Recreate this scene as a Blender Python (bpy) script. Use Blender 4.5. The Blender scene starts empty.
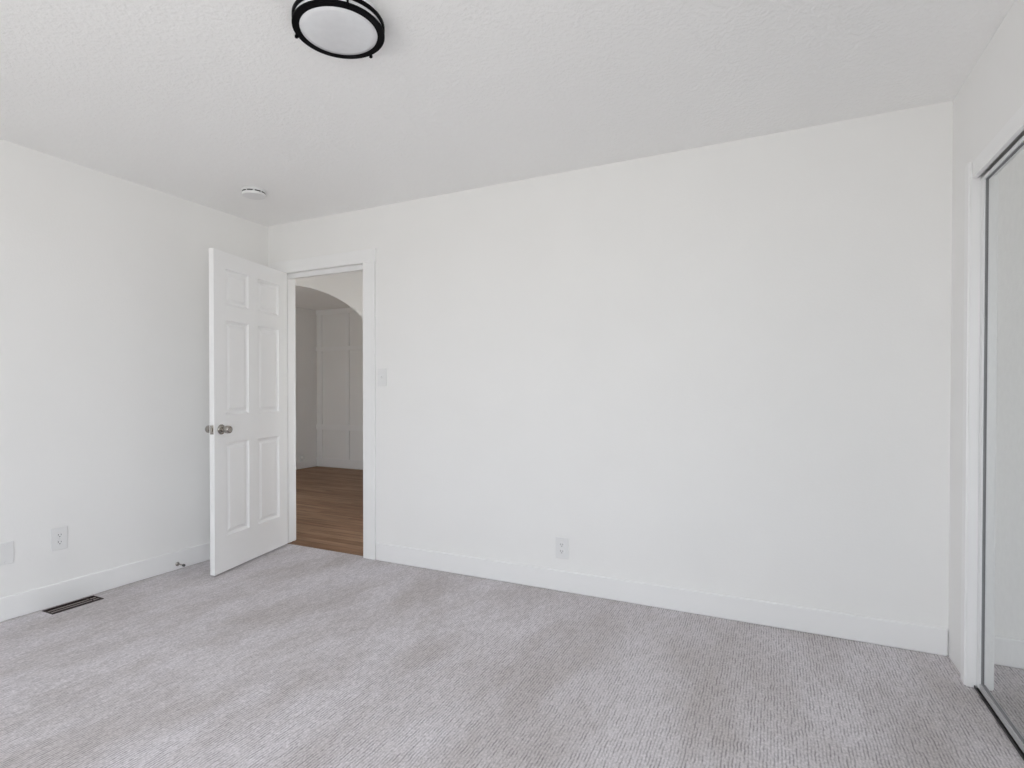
import bpy, bmesh, math, random
from mathutils import Matrix, Vector

scene = bpy.context.scene
COL = scene.collection

# ------------------------------------------------------------------ camera
cam_d = bpy.data.cameras.new('camera')
cam = bpy.data.objects.new('camera', cam_d)
COL.objects.link(cam)
scene.camera = cam
YAW, PITCH, ROLL, FPX = -0.4591, -0.01022, 0.00048, 554.59
fw = Vector((math.sin(YAW)*math.cos(PITCH), math.cos(YAW)*math.cos(PITCH), math.sin(PITCH)))
rt = Vector((math.cos(YAW), -math.sin(YAW), 0))
up = rt.cross(fw)
rr = math.cos(ROLL)*rt + math.sin(ROLL)*up
uu = -math.sin(ROLL)*rt + math.cos(ROLL)*up
m = Matrix((rr, uu, -fw)).transposed().to_4x4()
m.translation = (3.4969, -3.0671, 1.1642)
cam.matrix_world = m
cam_d.sensor_fit = 'HORIZONTAL'
cam_d.sensor_width = 36.0
cam_d.lens = FPX*36.0/1024.0
cam_d.shift_x = 14.01/1024.0
cam_d.shift_y = 13.6/1024.0
cam_d.clip_start = 0.02
cam_d.clip_end = 200

# ------------------------------------------------------------------ world, light, exposure
scene.view_settings.view_transform = 'Standard'
scene.view_settings.look = 'None'
scene.view_settings.gamma = 1.0
scene.view_settings.use_curve_mapping = False
scene.view_settings.exposure = -0.65
SKY_STRENGTH = 7.0
world = bpy.data.worlds.new('daylight')
scene.world = world
world.use_nodes = True
wn, wl = world.node_tree.nodes, world.node_tree.links
wn.clear()
w_out = wn.new('ShaderNodeOutputWorld')
w_bg = wn.new('ShaderNodeBackground')
w_tc = wn.new('ShaderNodeTexCoord')
w_sep = wn.new('ShaderNodeSeparateXYZ')
w_rmp = wn.new('ShaderNodeValToRGB')
w_rmp.color_ramp.elements[0].position = 0.48
w_rmp.color_ramp.elements[0].color = (0.85, 0.83, 0.79, 1)
w_rmp.color_ramp.elements[1].position = 0.53
w_rmp.color_ramp.elements[1].color = (0.97, 1.02, 1.09, 1)
w_map = wn.new('ShaderNodeMapRange')
w_map.inputs[1].default_value = -1
w_map.inputs[2].default_value = 1
wl.new(w_tc.outputs['Generated'], w_sep.inputs[0])
wl.new(w_sep.outputs['Z'], w_map.inputs[0])
wl.new(w_map.outputs[0], w_rmp.inputs[0])
wl.new(w_rmp.outputs[0], w_bg.inputs[0])
w_bg.inputs[1].default_value = SKY_STRENGTH
wl.new(w_bg.outputs[0], w_out.inputs[0])
scene.cycles.max_bounces = 16
scene.cycles.diffuse_bounces = 12
scene.cycles.glossy_bounces = 6
scene.cycles.transparent_max_bounces = 12

# room dimensions (metres); x along the back wall, y away from the camera, z up
W, H, YF = 4.20, 2.44, -4.05           # right wall, ceiling, window wall
WT = 0.115                              # wall thickness
WIN = (1.15, 3.55, 0.40, 2.15)          # unseen bedroom window, added as daylight source; opening x0 x1 z0 z1
XL, YB, XR = -2.921, 3.486, 1.6         # far room left wall, far wall, right end
YA = 1.10                               # arch wall, hall side
HWIN = (-2.00, -0.86, 0.22, 1.82) 
RWIN = (-3.95, -2.75, 0.40, 2.15)        # second window, added beyond the closet to light left wall and door
EWIN = (0.20, 1.02, 0.12, 2.05)         # hall end window, added to light the floor by the doorway
HX = 2.3                                # hall end
#       # HWIN: window added in the near hall wall to brighten hall and far room

def portal(name, loc, rot, sx, sy):  # guides sky sampling through the added windows
    d = bpy.data.lights.new(name, 'AREA')
    d.shape = 'RECTANGLE'
    d.size, d.size_y = sx, sy
    d.cycles.is_portal = True
    o = bpy.data.objects.new(name, d)
    o.location, o.rotation_euler = loc, rot
    COL.objects.link(o)
portal('added_window_portal', ((WIN[0]+WIN[1])/2, YF-WT-0.02, (WIN[2]+WIN[3])/2), (math.radians(90), 0, 0), WIN[1]-WIN[0], WIN[3]-WIN[2])
portal('added_side_window_portal', (W+WT+0.02, (RWIN[0]+RWIN[1])/2, (RWIN[2]+RWIN[3])/2), (math.radians(90), 0, math.radians(90)), RWIN[1]-RWIN[0], RWIN[3]-RWIN[2])
portal('added_hall_window_portal', ((HWIN[0]+HWIN[1])/2, -0.02, (HWIN[2]+HWIN[3])/2), (math.radians(90), 0, 0), HWIN[1]-HWIN[0], HWIN[3]-HWIN[2])
portal('added_hall_end_window_portal', (HX+WT+0.02, (EWIN[0]+EWIN[1])/2, (EWIN[2]+EWIN[3])/2), (math.radians(90), 0, math.radians(90)), EWIN[1]-EWIN[0], EWIN[3]-EWIN[2])

# ------------------------------------------------------------------ materials
def new_mat(name):
    mt = bpy.data.materials.new(name)
    mt.use_nodes = True
    nt = mt.node_tree
    return mt, nt, nt.nodes['Principled BSDF']

def ramp(nt, src, stops):
    r = nt.nodes.new('ShaderNodeValToRGB')
    els = r.color_ramp.elements
    while len(els) < len(stops):
        els.new(0.5)
    for e, (p, c) in zip(els, stops):
        e.position = p
        e.color = (*c, 1)
    nt.links.new(src, r.inputs[0])
    return r

def coords(nt, scale=(1, 1, 1)):
    tc = nt.nodes.new('ShaderNodeTexCoord')
    mp = nt.nodes.new('ShaderNodeMapping')
    mp.inputs['Scale'].default_value = scale
    nt.links.new(tc.outputs['Object'], mp.inputs['Vector'])
    return mp.outputs[0]

def noise(nt, vec, scale, detail=2.0, rough=0.5):
    n = nt.nodes.new('ShaderNodeTexNoise')
    n.inputs['Scale'].default_value = scale
    n.inputs['Detail'].default_value = detail
    n.inputs['Roughness'].default_value = rough
    nt.links.new(vec, n.inputs['Vector'])
    return n.outputs[0]

def bump(nt, height, bsdf, strength, dist, normal=None):
    b = nt.nodes.new('ShaderNodeBump')
    b.inputs['Strength'].default_value = strength
    b.inputs['Distance'].default_value = dist
    nt.links.new(height, b.inputs['Height'])
    if normal is not None:
        nt.links.new(normal, b.inputs['Normal'])
    nt.links.new(b.outputs[0], bsdf.inputs['Normal'])
    return b.outputs[0]

def mix_rgb(nt, a, b, fac, mode='MIX'):
    x = nt.nodes.new('ShaderNodeMix')
    x.data_type = 'RGBA'
    x.blend_type = mode
    for sock, v in ((x.inputs[0], fac), (x.inputs[6], a), (x.inputs[7], b)):
        if hasattr(v, 'links'):
            nt.links.new(v, sock)
        elif isinstance(v, (int, float)):
            sock.default_value = v
        else:
            sock.default_value = (*v, 1)
    return x.outputs[2]

def painted(name, col, rough, spec=0.5, bscale=None, bstr=0.0, bdist=0.002):
    mt, nt, b = new_mat(name)
    v = coords(nt)
    n = noise(nt, v, 3.0, 3)
    r = ramp(nt, n, [(0.3, tuple(c*0.985 for c in col)), (0.7, col)])
    nt.links.new(r.outputs[0], b.inputs['Base Color'])
    b.inputs['Roughness'].default_value = rough
    b.inputs['Specular IOR Level'].default_value = spec
    if bscale:
        bump(nt, noise(nt, v, bscale, 3, 0.55), b, bstr, bdist)
    return mt

M = {}
M['wall'] = painted('wall_paint', (0.87, 0.866, 0.858), 0.65, 0.3, 95, 0.25, 0.002)
M['trim'] = painted('trim_paint', (0.88, 0.88, 0.88), 0.35, 0.5)
M['door'] = painted('door_paint', (0.90, 0.90, 0.90), 0.35, 0.5)
M['plastic'] = painted('white_plastic', (0.80, 0.80, 0.80), 0.35, 0.5)
M['plastic_grey'] = painted('grey_plastic', (0.62, 0.62, 0.61), 0.5, 0.4)

def ceiling_mat():
    mt, nt, b = new_mat('ceiling_texture')
    v = coords(nt)
    b.inputs['Base Color'].default_value = (0.92, 0.917, 0.91, 1)
    b.inputs['Roughness'].default_value = 0.8
    b.inputs['Specular IOR Level'].default_value = 0.2
    n1 = noise(nt, v, 55, 3, 0.6)
    r = ramp(nt, n1, [(0.42, (0, 0, 0)), (0.62, (1, 1, 1))])
    bump(nt, r.outputs[0], b, 0.55, 0.002)
    return mt
M['ceiling'] = ceiling_mat()

def carpet_mat():
    mt, nt, b = new_mat('loop_carpet')
    # loop rows 11 mm apart running along y, with broken dark grooves between them
    v = coords(nt)
    sp = nt.nodes.new('ShaderNodeSeparateXYZ')
    nt.links.new(v, sp.inputs[0])
    def mth(op, a, b=None):
        x = nt.nodes.new('ShaderNodeMath')
        x.operation = op
        for i, q in enumerate((a, b)):
            if q is None:
                continue
            if hasattr(q, 'links'):
                nt.links.new(q, x.inputs[i])
            else:
                x.inputs[i].default_value = q
        return x.outputs[0]
    wob = noise(nt, coords(nt, (12, 16, 1)), 1.0, 2)
    xw = mth('ADD', mth('DIVIDE', sp.outputs['X'], 0.0108), mth('MULTIPLY', wob, 1.1))
    row = mth('FLOOR', xw)
    frac = mth('FRACT', xw)
    cb = nt.nodes.new('ShaderNodeCombineXYZ')
    nt.links.new(mth('MULTIPLY', row, 7.31), cb.inputs[0])
    nt.links.new(mth('MULTIPLY', sp.outputs['Y'], 17.0), cb.inputs[1])
    dash = ramp(nt, noise(nt, cb.outputs[0], 1.0, 2, 0.6), [(0.38, (0, 0, 0)), (0.62, (1, 1, 1))]).outputs[0]
    groove = ramp(nt, mth('ABSOLUTE', mth('SUBTRACT', frac, 0.5)), [(0.04, (1, 1, 1)), (0.36, (0, 0, 0))]).outputs[0]
    dark = mth('MULTIPLY', groove, mth('ADD', mth('MULTIPLY', dash, 0.85), 0.15))
    height = mth('SUBTRACT', 1.0, dark)
    fuzz = noise(nt, coords(nt, (1, 0.55, 1)), 150, 3, 0.7)
    rf = ramp(nt, fuzz, [(0.32, (0.74, 0.74, 0.74)), (0.68, (1.2, 1.2, 1.2))])
    # broad patches where the pile lies the other way
    nap = noise(nt, coords(nt, (1.9, 0.8, 1)), 1.5, 4, 0.6)
    rn = ramp(nt, nap, [(0.36, (0.84, 0.82, 0.80)), (0.60, (1.03, 1.03, 1.04))])
    base = mix_rgb(nt, (0.35, 0.33, 0.34), (0.67, 0.638, 0.657), height)
    c = mix_rgb(nt, base, rf.outputs[0], 1.0, 'MULTIPLY')
    c = mix_rgb(nt, c, rn.outputs[0], 1.0, 'MULTIPLY')
    nt.links.new(c, b.inputs['Base Color'])
    b.inputs['Roughness'].default_value = 0.95
    b.inputs['Specular IOR Level'].default_value = 0.05
    b.inputs['Sheen Weight'].default_value = 0.08
    nb = bump(nt, height, b, 0.4, 0.003)
    bump(nt, fuzz, b, 0.35, 0.003, nb)
    return mt
M['carpet'] = carpet_mat()

def wood_floor_mat():
    mt, nt, b = new_mat('wood_planks')
    v = coords(nt)
    bk = nt.nodes.new('ShaderNodeTexBrick')
    bk.offset = 0.37
    bk.inputs['Color1'].default_value = (0.24, 0.138, 0.088, 1)
    bk.inputs['Color2'].default_value = (0.33, 0.21, 0.138, 1)
    bk.inputs['Mortar'].default_value = (0.10, 0.06, 0.035, 1)
    bk.inputs['Scale'].default_value = 1.0
    bk.inputs['Mortar Size'].default_value = 0.0012
    bk.inputs['Brick Width'].default_value = 1.22
    bk.inputs['Row Height'].default_value = 0.08
    nt.links.new(v, bk.inputs['Vector'])
    g = noise(nt, coords(nt, (2.2, 26, 1)), 1.0, 4, 0.6)
    rg = ramp(nt, g, [(0.3, (0.68, 0.66, 0.63)), (0.7, (1.25, 1.25, 1.22))])
    c = mix_rgb(nt, bk.outputs[0], rg.outputs[0], 1.0, 'MULTIPLY')
    nt.links.new(c, b.inputs['Base Color'])
    b.inputs['Roughness'].default_value = 0.5
    b.inputs['Specular IOR Level'].default_value = 0.08
    bump(nt, g, b, 0.15, 0.001)
    return mt
M['wood'] = wood_floor_mat()

def plain(name, col, rough, metal=0.0, spec=0.5):
    mt, nt, b = new_mat(name)
    n = noise(nt, coords(nt), 40, 2)
    r = ramp(nt, n, [(0.3, tuple(c*0.96 for c in col)), (0.7, col)])
    nt.links.new(r.outputs[0], b.inputs['Base Color'])
    b.inputs['Roughness'].default_value = rough
    b.inputs['Metallic'].default_value = metal
    b.inputs['Specular IOR Level'].default_value = spec
    return mt
M['nickel'] = plain('satin_nickel', (0.40, 0.375, 0.345), 0.22, 1.0)
M['black'] = plain('matte_black_metal', (0.004, 0.004, 0.005), 0.5, 0.0, 0.05)
M['bronze'] = plain('brown_metal', (0.30, 0.25, 0.235), 0.5, 0.2)
M['dark_bronze'] = plain('dark_brown_metal', (0.045, 0.032, 0.03), 0.5, 0.2, 0.2)
M['void'] = plain('dark_duct', (0.012, 0.009, 0.009), 0.8)
M['slot'] = plain('dark_slot', (0.03, 0.03, 0.03), 0.7)
M['alu'] = plain('brushed_aluminium', (0.62, 0.61, 0.61), 0.38, 0.9)
M['steel'] = plain('grey_steel_track', (0.33, 0.33, 0.32), 0.45, 0.6)
M['pewter'] = plain('pewter_painted_metal', (0.50, 0.50, 0.51), 0.4)
M['dark_steel'] = plain('dark_steel', (0.035, 0.034, 0.034), 0.5, 0.3, 0.3)
M['gap_shade'] = plain('grey_gap_shade', (0.24, 0.24, 0.25), 0.6)  # dark tone standing in for the shadow gap around the mirror
M['grey'] = plain('grey_painted_metal', (0.62, 0.62, 0.61), 0.5)
M['rubber'] = plain('grey_rubber', (0.10, 0.10, 0.10), 0.7)
M['opal'] = plain('opal_glass', (0.78, 0.79, 0.81), 0.22, 0.0, 0.5)
M['mirror'] = plain('mirror_glass', (0.76, 0.775, 0.77), 0.0, 1.0)
M['stile'] = painted('white_metal_frame', (0.84, 0.845, 0.855), 0.3, 0.5)

def glass_mat():
    mt = bpy.data.materials.new('window_glass')
    mt.use_nodes = True
    nt = mt.node_tree
    nt.nodes.clear()
    o = nt.nodes.new('ShaderNodeOutputMaterial')
    t = nt.nodes.new('ShaderNodeBsdfTransparent')
    t.inputs[0].default_value = (0.97, 0.98, 0.98, 1)
    g = nt.nodes.new('ShaderNodeBsdfGlossy')
    g.inputs['Roughness'].default_value = 0.02
    mx = nt.nodes.new('ShaderNodeMixShader')
    mx.inputs[0].default_value = 0.06
    nt.links.new(t.outputs[0], mx.inputs[1])
    nt.links.new(g.outputs[0], mx.inputs[2])
    nt.links.new(mx.outputs[0], o.inputs[0])
    return mt
M['glass'] = glass_mat()

# ------------------------------------------------------------------ mesh helpers
def box(bm, x0, x1, y0, y1, z0, z1, mat=0):
    vs = [bm.verts.new((x, y, z)) for x in (x0, x1) for y in (y0, y1) for z in (z0, z1)]
    for q in ((0, 1, 3, 2), (4, 6, 7, 5), (0, 4, 5, 1), (2, 3, 7, 6), (0, 2, 6, 4), (1, 5, 7, 3)):
        f = bm.faces.new([vs[i] for i in q])
        f.material_index = mat
    return vs

def lathe(bm, prof, n=48, axis='z', c=(0, 0, 0), mat=0, close=True):
    """spin a list of (radius, height) about an axis through c"""
    rings = []
    for r, h in prof:
        ring = []
        if r < 1e-6:
            pts = [(0, 0, h)]
        else:
            pts = [(r*math.cos(2*math.pi*i/n), r*math.sin(2*math.pi*i/n), h) for i in range(n)]
        for x, y, z in pts:
            if axis == 'y':
                x, y, z = x, z, -y
            elif axis == 'x':
                x, y, z = z, y, -x
            ring.append(bm.verts.new((x+c[0], y+c[1], z+c[2])))
        rings.append(ring)
    for a, b in zip(rings, rings[1:]):
        for i in range(n):
            j = (i+1) % n
            if len(a) == 1 and len(b) == 1:
                continue
            if len(a) == 1:
                f = bm.faces.new((a[0], b[j], b[i]))
            elif len(b) == 1:
                f = bm.faces.new((a[i], a[j], b[0]))
            else:
                f = bm.faces.new((a[i], a[j], b[j], b[i]))
            f.smooth = True
            f.material_index = mat

def build(name, bm, mat, parent=None, bevel=0.0, seg=2, smooth_angle=None):
    bmesh.ops.recalc_face_normals(bm, faces=bm.faces)
    me = bpy.data.meshes.new(name)
    bm.to_mesh(me)
    bm.free()
    for mm in (mat if isinstance(mat, (list, tuple)) else [mat]):
        me.materials.append(M[mm])
    if smooth_angle:
        me.set_sharp_from_angle(angle=math.radians(smooth_angle))
    o = bpy.data.objects.new(name, me)
    COL.objects.link(o)
    if parent is not None:
        o.parent = parent
    if bevel:
        b = o.modifiers.new('edge', 'BEVEL')
        b.width, b.segments, b.limit_method, b.angle_limit = bevel, seg, 'ANGLE', math.radians(50)
    return o

def boxes(name, mat, lst, parent=None, bevel=0.0, seg=2):
    bm = bmesh.new()
    for b in lst:
        box(bm, *b)
    return build(name, bm, mat, parent, bevel, seg)

def tag(o, label, cat, group=None, kind=None):
    o['label'] = label
    o['category'] = cat
    if group:
        o['group'] = group
    if kind:
        o['kind'] = kind
    return o

def struct(o, label, cat):
    return tag(o, label, cat, None, 'structure')

def empty(name, loc, rotz=0.0):
    o = bpy.data.objects.new(name, None)
    o.empty_display_size = 0.05
    o.location = loc
    o.rotation_euler = (0, 0, rotz)
    COL.objects.link(o)
    return o

# ------------------------------------------------------------------ the shell
DX0, DX1, DZ = 0.154, 0.934, 2.066      # doorway between the jamb faces, head height
JT = 0.018
CY0, CY1 = -0.282, -2.55                 # closet opening along the right wall
VX0, VX1, VY0, VY1 = 0.030, 0.134, -1.512, -1.262   # floor register

# carpet with a cut-out for the floor register
bm = bmesh.new()
xs, ys = [0.0, VX0+0.006, VX1-0.006, 4.28], [YF, VY0+0.006, VY1-0.006, 0.022]
for i in range(3):
    for j in range(3):
        if i == 1 and j == 1:
            continue
        x0, x1, y0, y1 = xs[i], xs[i+1], ys[j], ys[j+1]
        if j == 2 and i == 2:
            pass
        bm.faces.new([bm.verts.new(q) for q in ((x0, y0, 0), (x1, y0, 0), (x1, y1, 0), (x0, y1, 0))])
bmesh.ops.remove_doubles(bm, verts=bm.verts, dist=1e-5)
ext = bmesh.ops.extrude_face_region(bm, geom=list(bm.faces))
bmesh.ops.translate(bm, verts=[v for v in ext['geom'] if isinstance(v, bmesh.types.BMVert)], vec=(0, 0, -0.03))
struct(build('floor', bm, 'carpet'), 'grey loop pile carpet with broken lines across the bedroom', 'carpet')

struct(boxes('ceiling', 'ceiling', [(-WT, W+WT, YF-WT, CY1-WT, H, H+0.1), (-WT, 4.9, CY1-WT, WT, H, H+0.1)]), 'white textured bedroom ceiling', 'ceiling')
struct(boxes('wall_left', 'wall', [(-WT, 0, YF-WT, WT, -0.03, H)]), 'plain white wall behind the open panelled door', 'wall')
struct(boxes('wall_back', 'wall', [(0, DX0-JT, 0, WT, -0.03, H), (DX1+JT, 4.9, 0, WT, -0.03, H),
                                   (DX0-JT, DX1+JT, 0, WT, DZ+JT, H)]), 'wide plain white wall with the doorway', 'wall')
struct(boxes('wall_right', 'wall', [(W, W+WT, CY0-0.0, 0, -0.03, H), (W, W+WT, CY1, CY0, 2.065, H),
                                    (W, W+WT, YF-WT, RWIN[0], -0.03, H), (W, W+WT, RWIN[1], CY1, -0.03, H),
                                    (W, W+WT, RWIN[0], RWIN[1], -0.03, RWIN[2]), (W, W+WT, RWIN[0], RWIN[1], RWIN[3], H)]), 'white wall around the mirrored closet', 'wall')
struct(boxes('wall_closet', 'wall', [(4.8, 4.9, CY1-WT, 0, -0.03, H), (W+WT, 4.8, CY1-WT, CY1, -0.03, H), (W+WT, 4.8, CY0, CY0+WT, -0.03, H)]),
       'closet inside walls behind the mirrored doors', 'wall')
struct(boxes('floor_closet', 'carpet', [(4.28, 4.8, CY1, CY0, -0.03, -0.002)]), 'closet floor behind the mirrored doors', 'floor')
struct(boxes('wall_front', 'wall', [(0, WIN[0], YF-WT, YF, -0.03, H), (WIN[1], W, YF-WT, YF, -0.03, H),
                                    (WIN[0], WIN[1], YF-WT, YF, -0.03, WIN[2]), (WIN[0], WIN[1], YF-WT, YF, WIN[3], H)]),
       'white wall holding the added bedroom window', 'wall')

def window(name, label, x0, x1, z0, z1):  # builds the invented windows that let daylight in
    """frame, sash bars and panes lying in the local xz plane, room side towards +y"""
    t = empty(name, (0, 0, 0))
    bm = bmesh.new()
    f = 0.05
    box(bm, x0, x0+f, -0.09, -0.02, z0, z1)
    box(bm, x1-f, x1, -0.09, -0.02, z0, z1)
    box(bm, x0+f, x1-f, -0.09, -0.02, z0, z0+f)
    box(bm, x0+f, x1-f, -0.09, -0.02, z1-f, z1)
    xm = (x0+x1)/2
    box(bm, xm-0.03, xm+0.03, -0.08, -0.03, z0+f, z1-f)
    build('window_frame', bm, 'trim', t, 0.003)
    for a, b in ((x0+f, xm-0.03), (xm+0.03, x1-f)):
        boxes('pane', 'glass', [(a, b, -0.057, -0.053, z0+f, z1-f)], t)
    boxes('window_sill', 'trim', [(x0-0.04, x1+0.04, -0.018, 0.035, z0-0.025, z0+0.0)], t, 0.003)
    return struct(t, label, 'window')
w1 = window('added_window_1', 'wide white framed window added out of view to light the bedroom', *WIN)
w1.location = (0, YF, 0)
w4 = window('added_window_4', 'white framed window added for light in the wall beyond the closet', *RWIN)
w4.location = (W, 0, 0)
w4.rotation_euler = (0, 0, math.radians(90))

# baseboards, flat with an eased top edge
BH, BT = 0.122, 0.015
def baseboard(name, label, bx):
    struct(boxes(name, 'trim', [bx], None, 0.007, 4), label, 'baseboard')
baseboard('baseboard_left', 'tall white baseboard under the wall behind the door', (0, BT, YF, 0, 0, BH))
baseboard('baseboard_back', 'tall white baseboard along the wide plain wall', (1.045, W-0.004, -BT, 0, 0, BH))
baseboard('baseboard_front', 'tall white baseboard below the added window', (BT, W, YF, YF+BT, 0, BH))
baseboard('baseboard_right', 'tall white baseboard on the wall beyond the closet', (W-BT, W, YF+BT, CY1-0.05, 0, BH))

# doorway: jambs, stops and casing
t1 = empty('trim_1', (0, 0, 0))
boxes('casing', 'trim', [(DX0-0.106, DX0-0.003, -BT, 0, 0, DZ-0.004), (DX1+0.001, DX1+0.104, -BT, 0, 0, DZ-0.004),
                         (DX0-0.125, DX1+0.112, -BT, 0, DZ-0.004, DZ+0.088)], t1, 0.003)
boxes('jamb', 'trim', [(DX0-JT, DX0, -0.004, WT+0.002, 0, DZ+JT), (DX1, DX1+JT, -0.004, WT+0.002, 0, DZ+JT),
                       (DX0, DX1, -0.004, WT+0.002, DZ, DZ+JT)], t1, 0.0015)
boxes('stop', 'trim', [(DX0, DX0+0.011, 0.036, 0.072, 0, DZ), (DX1-0.011, DX1, 0.036, 0.072, 0, DZ),
                       (DX0+0.011, DX1-0.011, 0.036, 0.072, DZ-0.035, DZ)], t1, 0.002)
boxes('hall_casing', 'trim', [(DX0-0.106, DX0-0.006, WT, WT+BT, 0, DZ+0.006), (DX1+0.006, DX1+0.106, WT, WT+BT, 0, DZ+0.006),
                              (DX0-0.112, DX1+0.112, WT, WT+BT, DZ+0.006, DZ+0.095)], t1, 0.003)
struct(t1, 'flat white casing and jamb around the open doorway', 'door frame')

# ------------------------------------------------------------------ hall and far room
struct(boxes('floor_hall', 'wood', [(XL, HX, 0.022, YB, -0.03, -0.006)]), 'brown wood plank floor beyond the doorway', 'wood floor')
struct(boxes('ceiling_hall', 'ceiling', [(XL-WT, HX+WT, WT, YB+WT, H, H+0.1)]), 'white ceiling over the hall and far room', 'ceiling')
struct(boxes('wall_far_left', 'wall', [(XL-WT, XL, 0, YB+WT, -0.03, H)]), 'white left wall of the far room', 'wall')
struct(boxes('wall_far_back', 'wall', [(XL, HX, YB, YB+WT, -0.03, H)]), 'white back wall of the far room behind the battens', 'wall')
struct(boxes('wall_hall_near', 'wall', [(XL, HWIN[0], 0, WT, -0.03, H), (HWIN[1], -WT, 0, WT, -0.03, H),
                                        (HWIN[0], HWIN[1], 0, WT, -0.03, HWIN[2]), (HWIN[0], HWIN[1], 0, WT, HWIN[3], H)]),
       'hall wall beside the doorway', 'wall')
y0, y1, z0, z1 = EWIN
struct(boxes('wall_hall_end', 'wall', [(HX, HX+WT, WT, y0, -0.03, H), (HX, HX+WT, y1, YA+WT, -0.03, H),
                                       (HX, HX+WT, y0, y1, -0.03, z0), (HX, HX+WT, y0, y1, z1, H)]), 'white wall closing the end of the hall', 'wall')
w3 = window('added_window_3', 'white framed window added for light at the end of the hall', y0, y1, z0, z1)
w3.location = (HX, 0, 0)
w3.rotation_euler = (0, 0, math.radians(90))
struct(boxes('wall_far_right', 'wall', [(XR, XR+WT, YA+WT, YB, -0.03, H)]), 'plain white right wall of the far room', 'wall')
w2 = window('added_window_2', 'white framed window added to light the hall', *HWIN)
w2.location = (0, WT, 0)

# arch wall: elliptical opening, 12 cm thick
bm = bmesh.new()
AX0, AX1, AZ, AB = -1.36, 0.20, 1.448, 0.848
AA = AX1-AX0
NA = 72
top, edge = [], []
pts = [(AX1, 0.0)] + [(AX0+AA*math.cos(math.pi*i/NA), AZ+AB*math.sin(math.pi*i/NA)) for i in range(NA+1)] + [(AX0-AA, 0.0)]
for ysurf in (YA, YA+0.12):
    lo = [bm.verts.new((x, ysurf, z-0.02 if z == 0 else z)) for x, z in pts]
    hi = [bm.verts.new((x, ysurf, H)) for x, z in pts]
    edge.append(lo)
    for i in range(len(pts)-1):
        if abs(pts[i][0]-pts[i+1][0]) < 1e-6:
            continue
        bm.faces.new((lo[i], lo[i+1], hi[i+1], hi[i]))
    r0 = [bm.verts.new((HX, ysurf, -0.02)), bm.verts.new((HX, ysurf, H))]
    bm.faces.new((lo[0], lo[1], hi[1], r0[1], r0[0]))
for i in range(len(pts)-1):
    f = bm.faces.new((edge[0][i], edge[1][i], edge[1][i+1], edge[0][i+1]))
    f.smooth = 0 < i < len(pts)-2
struct(build('wall_arch', bm, 'wall', None, 0, 2, 40), 'white hall wall with a wide arched opening', 'wall')

# board and batten on the far back wall
t = 0.017
lst = [(XL, HX-0.02, YB-t, YB, 0, 0.135), (XL, XR, YB-t, YB, 0.575, 0.655), (XL, XR, YB-t, YB, 1.795, 1.86), (XL, XR, YB-t, YB, 2.36, H)]
x = XL+0.05
first = True
while x < XR:
    for a, b in ((0.135, 0.575), (0.655, 1.795), (1.86, 2.36)):
        lst.append((x, x+0.07, YB-t, YB, a, b))
    x += 0.545
struct(boxes('trim_4', 'trim', lst, None, 0.002), 'white board and batten grid on the far room back wall', 'wall panelling')
baseboard('baseboard_far_left', 'white baseboard along the far room left wall', (XL, XL+BT, WT, YB-t, -0.006, 0.105))
baseboard('baseboard_arch', 'white baseboard on the hall side of the arch wall', (AX1, HX, YA-BT, YA, -0.006, 0.12))

# ------------------------------------------------------------------ six-panel door, standing open
TH = 0.2291
DW, DH, DT = 0.763, 2.045, 0.035
door = None
bm = bmesh.new()
us = [0, 0.102, 0.341, 0.437, 0.660, DW]
zs = [0, 0.225, 0.824, 1.006, 1.608, 1.712, 1.938, DH]
grid = {}
for side, yv in ((0, 0.0), (1, -DT)):
    for i, u in enumerate(us):
        for j, z in enumerate(zs):
            grid[side, i, j] = bm.verts.new((u, yv, z))
panels = []
for side in (0, 1):
    for i in range(len(us)-1):
        for j in range(len(zs)-1):
            q = [grid[side, i, j], grid[side, i+1, j], grid[side, i+1, j+1], grid[side, i, j+1]]
            if side == 0:
                q.reverse()
            f = bm.faces.new(q)
            if i in (1, 3) and j in (1, 3, 5):
                panels.append(f)
nu, nz = len(us)-1, len(zs)-1
for i in range(nu):
    bm.faces.new((grid[0, i, 0], grid[0, i+1, 0], grid[1, i+1, 0], grid[1, i, 0]))
    bm.faces.new((grid[0, i+1, nz], grid[0, i, nz], grid[1, i, nz], grid[1, i+1, nz]))
for j in range(nz):
    bm.faces.new((grid[0, 0, j+1], grid[0, 0, j], grid[1, 0, j], grid[1, 0, j+1]))
    bm.faces.new((grid[0, nu, j], grid[0, nu, j+1], grid[1, nu, j+1], grid[1, nu, j]))
bmesh.ops.recalc_face_normals(bm, faces=bm.faces)
for f in panels:
    for th, dp in ((0.003, -0.006), (0.009, -0.006), (0.012, 0.0), (0.016, 0.008)):
        bmesh.ops.inset_region(bm, faces=[f], thickness=th, depth=dp, use_even_offset=True)
door = build('door_1', bm, 'door', None, 0.0015, 2)
door.location = (0.2072, -0.0106, 0.014)
door.rotation_euler = (0, 0, TH-math.pi/2)
struct(door, 'white six-panel door standing open with round knobs', 'door')

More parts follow.
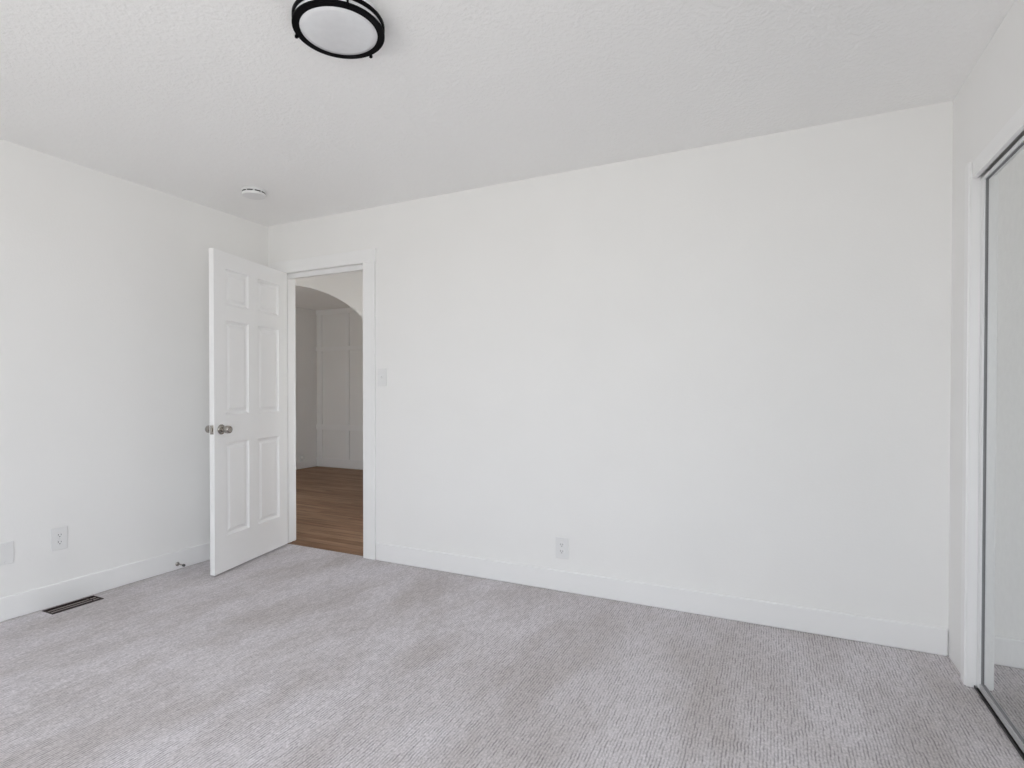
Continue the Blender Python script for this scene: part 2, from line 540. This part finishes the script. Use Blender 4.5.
def knob(sign):
    bm = bmesh.new()
    y = 0.0 if sign > 0 else -DT
    def pr(l):
        return [(r, y+sign*h) for r, h in l]
    lathe(bm, pr([(0.0, 0.012), (0.0175, 0.012), (0.0180, 0.020), (0.0205, 0.028), (0.0235, 0.037), (0.0250, 0.046),
                  (0.0248, 0.056), (0.0235, 0.0635), (0.0205, 0.0675), (0.0175, 0.0685), (0.0160, 0.0672), (0.0, 0.0662)]), 40, 'y')
    k = build('knob', bm, 'nickel', door, 0, 2, 50)
    k.location = (0.703, 0, 0.912)
    bm = bmesh.new()
    lathe(bm, pr([(0.0, 0.0005), (0.0325, 0.0005), (0.0325, 0.004), (0.030, 0.009), (0.024, 0.0125), (0.018, 0.0135), (0, 0.0135)]), 40, 'y')
    r = build('rosette', bm, 'nickel', k, 0, 2, 50)
    return k
knob(1)
knob(-1)
bm = bmesh.new()
box(bm, DW-0.0005, DW+0.0012, -DT/2-0.0125, -DT/2+0.0125, 0.912-0.0285, 0.912+0.0285)
box(bm, DW+0.0012, DW+0.009, -DT/2-0.006, -DT/2+0.006, 0.912-0.012, 0.912+0.012)
build('latch_plate', bm, 'nickel', door, 0.001)
for z in (0.20, 1.02, 1.84):
    bm = bmesh.new()
    lathe(bm, [(0, -0.048), (0.004, -0.048), (0.0065, -0.045), (0.0065, 0.045), (0.004, 0.048), (0, 0.048)], 16, 'z', (-0.006, -DT-0.006, z))
    box(bm, -0.0014, 0.0, -DT, -0.003, z-0.045, z+0.045)
    build('hinge', bm, 'nickel', door)

# ------------------------------------------------------------------ closet front
t2 = empty('trim_2', (0, 0, 0))
boxes('casing', 'trim', [(W-0.015, W, CY0, CY0+0.047, 0, 2.068)], t2, 0.004)
boxes('jamb', 'trim', [(W-0.009, W+WT, CY0-0.006, CY0, 0, 2.03), (W-0.009, W+WT, CY1, CY1+0.006, 0, 2.03)], t2, 0.001)
boxes('casing', 'trim', [(W-0.015, W, CY1-0.044, CY1, 0, 2.072)], t2, 0.004)
struct(t2, 'slim white upright trim framing the mirrored closet', 'closet trim')
struct(boxes('trim_3', 'trim', [(W-0.004, W+0.012, CY1+0.006, CY0-0.006, 2.000, 2.066)], None, 0.002), 'white header board hiding the top closet track', 'closet header')

t = empty('closet_track', (W+0.05, (CY0+CY1)/2, 0))
L0, L1 = CY1+0.006-t.location.y, CY0-0.006-t.location.y
bm = bmesh.new()
box(bm, -0.035, 0.05, L0, L1, 0.0, 0.0025)
for xx in (-0.035, -0.0045, 0.03):
    box(bm, xx, xx+0.0025, L0, L1, 0.0025, 0.010)
build('bottom_channel', bm, 'dark_steel', t)
bm = bmesh.new()
box(bm, -0.036, 0.05, L0, L1, 2.024, 2.030)
for xx in (-0.036, -0.003, 0.048):
    box(bm, xx, xx+0.002, L0, L1, 2.004, 2.024)
build('top_channel', bm, 'grey', t)
tag(t, 'grey metal sliding tracks above and below the mirrored closet doors', 'door track')

def mirror_door(name, label, x, ya, yb):
    """x = front face of the frame; ya far end, yb near end"""
    d = empty(name, (x, (ya+yb)/2, 0.0))
    h = (ya-yb)/2
    z0, z1, s = 0.011, 1.996, 0.034
    boxes('mirror', 'mirror', [(0.0095, 0.0125, -h+0.01, h-0.01, z0+0.01, z1-0.006)], d)
    for a, b in ((h-s, h), (-h, -h+s)):
        boxes('stile', 'stile', [(0, 0.0075, a, b, z0, z1), (0.013, 0.018, a, b, z0, z1)], d, 0.0012)
    boxes('top_rail', 'stile', [(0.0, 0.0075, -h+s, h-s, z1-0.014, z1), (0.013, 0.018, -h+s, h-s, z1-0.014, z1)], d, 0.0012)
    boxes('bottom_rail', 'pewter', [(0.0, 0.0075, -h+s, h-s, z0, z0+0.022), (0.013, 0.018, -h+s, h-s, z0, z0+0.022)], d, 0.0012)
    g = 0.0025  # width of dark strips that draw the shadow line between frame and mirror
    boxes('gap_shadow', 'gap_shade', [(0.0050, 0.0095, h-s-g, h-s, z0+0.022, z1-0.014), (0.0050, 0.0095, -h+s, -h+s+g, z0+0.022, z1-0.014),
                               (0.0050, 0.0095, -h+s, h-s, z0+0.022, z0+0.022+g), (0.0050, 0.0095, -h+s, h-s, z1-0.014-g, z1-0.014)], d)
    return struct(d, label, 'mirror door')
mirror_door('door_2', 'full height mirrored sliding closet door with a white frame', W+0.0225, CY0-0.007, -1.55)
mirror_door('door_3', 'second mirrored sliding closet door on the rear track', W+0.0575, -1.50, CY1+0.007)

# ------------------------------------------------------------------ flush ceiling light
cl = empty('ceiling_light', (2.170, -1.604, H))
bm = bmesh.new()
lathe(bm, [(0, 0), (0.141, 0), (0.145, -0.018), (0.145, -0.046), (0.128, -0.050)], 72)
lathe(bm, [(0.128, -0.050), (0.127, -0.0530), (0.11, -0.0565), (0.08, -0.0590), (0.04, -0.0605), (0.0, -0.061)], 72)
bmesh.ops.remove_doubles(bm, verts=bm.verts, dist=1e-5)
build('glass_shade', bm, 'opal', cl, 0, 2, 60)
def ring(z0, z1):
    bm = bmesh.new()
    ri, ro = 0.128 if z0 < -0.045 else 0.140, 0.152
    lathe(bm, [(ri, z1), (ri, z0+0.001), (ri+0.001, z0), (ro-0.002, z0), (ro, z0+0.002), (ro, z1-0.002), (ro-0.002, z1), (ri, z1)], 96)
    return build('ring', bm, 'black', cl, 0, 2, 35)
ring(-0.031, -0.018)
r2 = ring(-0.0535, -0.0445)
for a in (86, 199, 322):
    bm = bmesh.new()
    ca, sa = math.cos(math.radians(a)), math.sin(math.radians(a))
    lathe(bm, [(0, -0.0590), (0.0045, -0.0590), (0.0060, -0.0575), (0.0060, -0.0510), (0.0035, -0.0495), (0.003, -0.020), (0, -0.020)], 20, 'z', (0.1535*ca, 0.1535*sa, 0))
    build('post', bm, 'black', cl, 0, 2, 40)
tag(cl, 'round black ringed flush light on the ceiling with a white glass shade', 'ceiling light')

# ------------------------------------------------------------------ smoke detector
sd = empty('smoke_detector', (0.552, -0.596, H))
bm = bmesh.new()
lathe(bm, [(0, 0), (0.070, 0), (0.072, -0.003), (0.072, -0.013), (0.069, -0.0165), (0.0, -0.0165)], 64)
build('base', bm, 'plastic', sd, 0, 2, 40)
bm = bmesh.new()
lathe(bm, [(0, -0.016), (0.063, -0.016), (0.063, -0.024), (0.0, -0.024)], 64)
build('vent_ring', bm, 'plastic', sd, 0, 2, 40)
bm = bmesh.new()
lathe(bm, [(0, -0.0235), (0.069, -0.0235), (0.0705, -0.0255), (0.0695, -0.0365), (0.067, -0.0395), (0.063, -0.0405), (0.035, -0.042), (0, -0.0425)], 64)
build('cover', bm, 'plastic', sd, 0, 2, 40)
for k in range(9):
    a0 = 2*math.pi*(k+0.13)/9
    a1 = 2*math.pi*(k+0.87)/9
    bm = bmesh.new()
    n = 8
    prev = None
    for i in range(n+1):
        a = a0+(a1-a0)*i/n
        v = [bm.verts.new((r*math.cos(a), r*math.sin(a), z)) for r, z in ((0.060, -0.0168), (0.0685, -0.0168), (0.0685, -0.0233), (0.060, -0.0233))]
        if prev:
            for j in range(4):
                bm.faces.new((prev[j], v[j], v[(j+1) % 4], prev[(j+1) % 4]))
        else:
            bm.faces.new(v)
        prev = v
    bm.faces.new(prev[::-1])
    build('vent_slot', bm, 'slot', sd)
bm = bmesh.new()
lathe(bm, [(0, -0.0415), (0.009, -0.0415), (0.009, -0.0432), (0.0, -0.0436)], 24)
b = build('test_button', bm, 'plastic', sd, 0, 2, 40)
b.location = (0.018, -0.012, 0.0008)
tag(sd, 'small round white smoke detector on the ceiling near the corner', 'smoke detector')

# ------------------------------------------------------------------ wall plates: local xz plane, facing -y
def plate_mesh(name, w, h, mat, parent, d=0.006):
    bm = bmesh.new()
    box(bm, -w/2, w/2, -d, 0, -h/2, h/2)
    return build(name, bm, mat, parent, 0.0028, 3)

def screw(parent, x, z, y=-0.0062):
    bm = bmesh.new()
    lathe(bm, [(0, 0), (0.0032, 0), (0.0030, -0.0008), (0, -0.0012)], 16, 'y', (x, y+0.0, z))
    return build('screw', bm, 'plastic', parent)

def receptacle(parent, z):
    bm = bmesh.new()
    w, hh = 0.0170, 0.0145
    ring_ = []
    n = 28
    pts = []
    for i in range(n):
        a = 2*math.pi*i/n
        pts.append((max(-w, min(w, 0.0195*math.cos(a))), hh*max(-1, min(1, 1.12*math.sin(a)))))
    f0 = [bm.verts.new((x, -0.0058, z+q)) for x, q in pts]
    f1 = [bm.verts.new((x, -0.0082, z+q)) for x, q in pts]
    bm.faces.new(f1)
    for i in range(n):
        j = (i+1) % n
        bm.faces.new((f0[i], f0[j], f1[j], f1[i]))
    r = build('receptacle', bm, 'plastic', parent)
    bm = bmesh.new()
    for sx, hz in ((-0.0064, 0.0042), (0.0064, 0.0036)):
        box(bm, sx-0.0012, sx+0.0012, -0.0085, -0.0080, z+0.003-hz, z+0.003+hz)
    lathe(bm, [(0, -0.0085), (0.0027, -0.0085), (0.0027, -0.0080), (0, -0.0080)], 14, 'y', (0, 0, z-0.0075))
    build('slots', bm, 'slot', r)

def outlet(label, loc, rotz):
    o = empty('wall_outlet', loc, rotz)
    plate_mesh('cover_plate', 0.079, 0.124, 'plastic', o)
    receptacle(o, 0.0195)
    receptacle(o, -0.0195)
    screw(o, 0, 0)
    return tag(o, label, 'outlet', 'duplex outlets on the bedroom walls')
outlet('white duplex outlet low on the wide wall right of the doorway', (2.400, 0, 0.252), 0)
outlet('white duplex outlet on the left wall above the floor vent', (0, -1.417, 0.360), math.radians(90))

bp = empty('blank_plate', (0, -1.682, 0.341), math.radians(90))
plate_mesh('cover_plate', 0.124, 0.112, 'plastic', bp)
for q in (-0.023, 0.023):
    screw(bp, q, 0.042)
    screw(bp, q, -0.042)
tag(bp, 'blank white cover plate low on the left wall, beside the outlet', 'wall plate')

sw = empty('light_switch', (1.0935, 0, 1.264))
plate_mesh('cover_plate', 0.076, 0.122, 'plastic', sw)
boxes('toggle_frame', 'plastic', [(-0.0055, 0.0055, -0.0068, -0.0055, -0.0125, 0.0125)], sw, 0.0005)
bm = bmesh.new()
vs = box(bm, -0.0042, 0.0042, -0.017, -0.005, 0.001, 0.0085)
bmesh.ops.rotate(bm, verts=bm.verts, cent=(0, -0.005, 0), matrix=Matrix.Rotation(math.radians(18), 3, 'X'))
build('toggle', bm, 'plastic', sw, 0.0015)
screw(sw, 0, 0.030)
screw(sw, 0, -0.030)
tag(sw, 'white toggle light switch right of the doorway casing', 'light switch')

fp = empty('wall_outlet', (XL, 3.170, 0.150), math.radians(90))
plate_mesh('cover_plate', 0.075, 0.115, 'plastic', fp)
receptacle(fp, -0.0195)
boxes('plug_adapter', 'plastic', [(-0.022, 0.022, -0.045, -0.006, -0.012, 0.042)], fp, 0.004)
tag(fp, 'tiny white outlet with a plug low on the far room left wall', 'outlet')

# ------------------------------------------------------------------ floor register
fv = empty('floor_vent', ((VX0+VX1)/2, (VY0+VY1)/2, 0))
hx, hy = (VX1-VX0)/2, (VY1-VY0)/2
bm = bmesh.new()
e = 0.009
box(bm, -hx, -hx+e, -hy, hy, -0.004, 0.003)
box(bm, hx-e, hx, -hy, hy, -0.004, 0.003)
box(bm, -hx+e, hx-e, -hy, -hy+e, -0.004, 0.003)
box(bm, -hx+e, hx-e, hy-e, hy, -0.004, 0.003)
build('frame', bm, 'dark_bronze', fv, 0.0015)
bm = bmesh.new()
a, b_ = hx-0.0065, hy-0.0065
for q in ((-a, -a+0.002, -b_, b_), (a-0.002, a, -b_, b_), (-a+0.002, a-0.002, -b_, -b_+0.002), (-a+0.002, a-0.002, b_-0.002, b_)):
    box(bm, *q, -0.10, -0.004)
box(bm, -a, a, -b_, b_, -0.102, -0.10)
build('duct', bm, 'void', fv)
for cx in (-0.0155, 0.0155):
    bm = bmesh.new()
    box(bm, cx-0.0055, cx+0.0055, -hy+e, hy-e, -0.0018, 0.0004)
    build('slat', bm, 'bronze', fv, 0.0004)
bm = bmesh.new()
box(bm, -hx+e, hx-e, hy-0.045, hy-0.039, -0.004, 0.0012)
build('cross_bar', bm, 'dark_bronze', fv)
tag(fv, 'brown metal floor vent in the carpet against the left baseboard', 'floor vent')

# ------------------------------------------------------------------ door stop
ds = empty('door_stop', (BT, -0.754, 0.038))
bm = bmesh.new()
lathe(bm, [(0, 0), (0.013, 0), (0.013, 0.003), (0.009, 0.007), (0.0045, 0.009), (0.0045, 0.058), (0, 0.058)], 24, 'x')
build('rod', bm, 'nickel', ds, 0, 2, 40)
bm = bmesh.new()
lathe(bm, [(0, 0.056), (0.0075, 0.056), (0.0085, 0.060), (0.0085, 0.069), (0.006, 0.072), (0, 0.072)], 24, 'x')
build('rubber_tip', bm, 'rubber', ds, 0, 2, 40)
tag(ds, 'small metal door stop screwed to the left baseboard near the door', 'door stop')
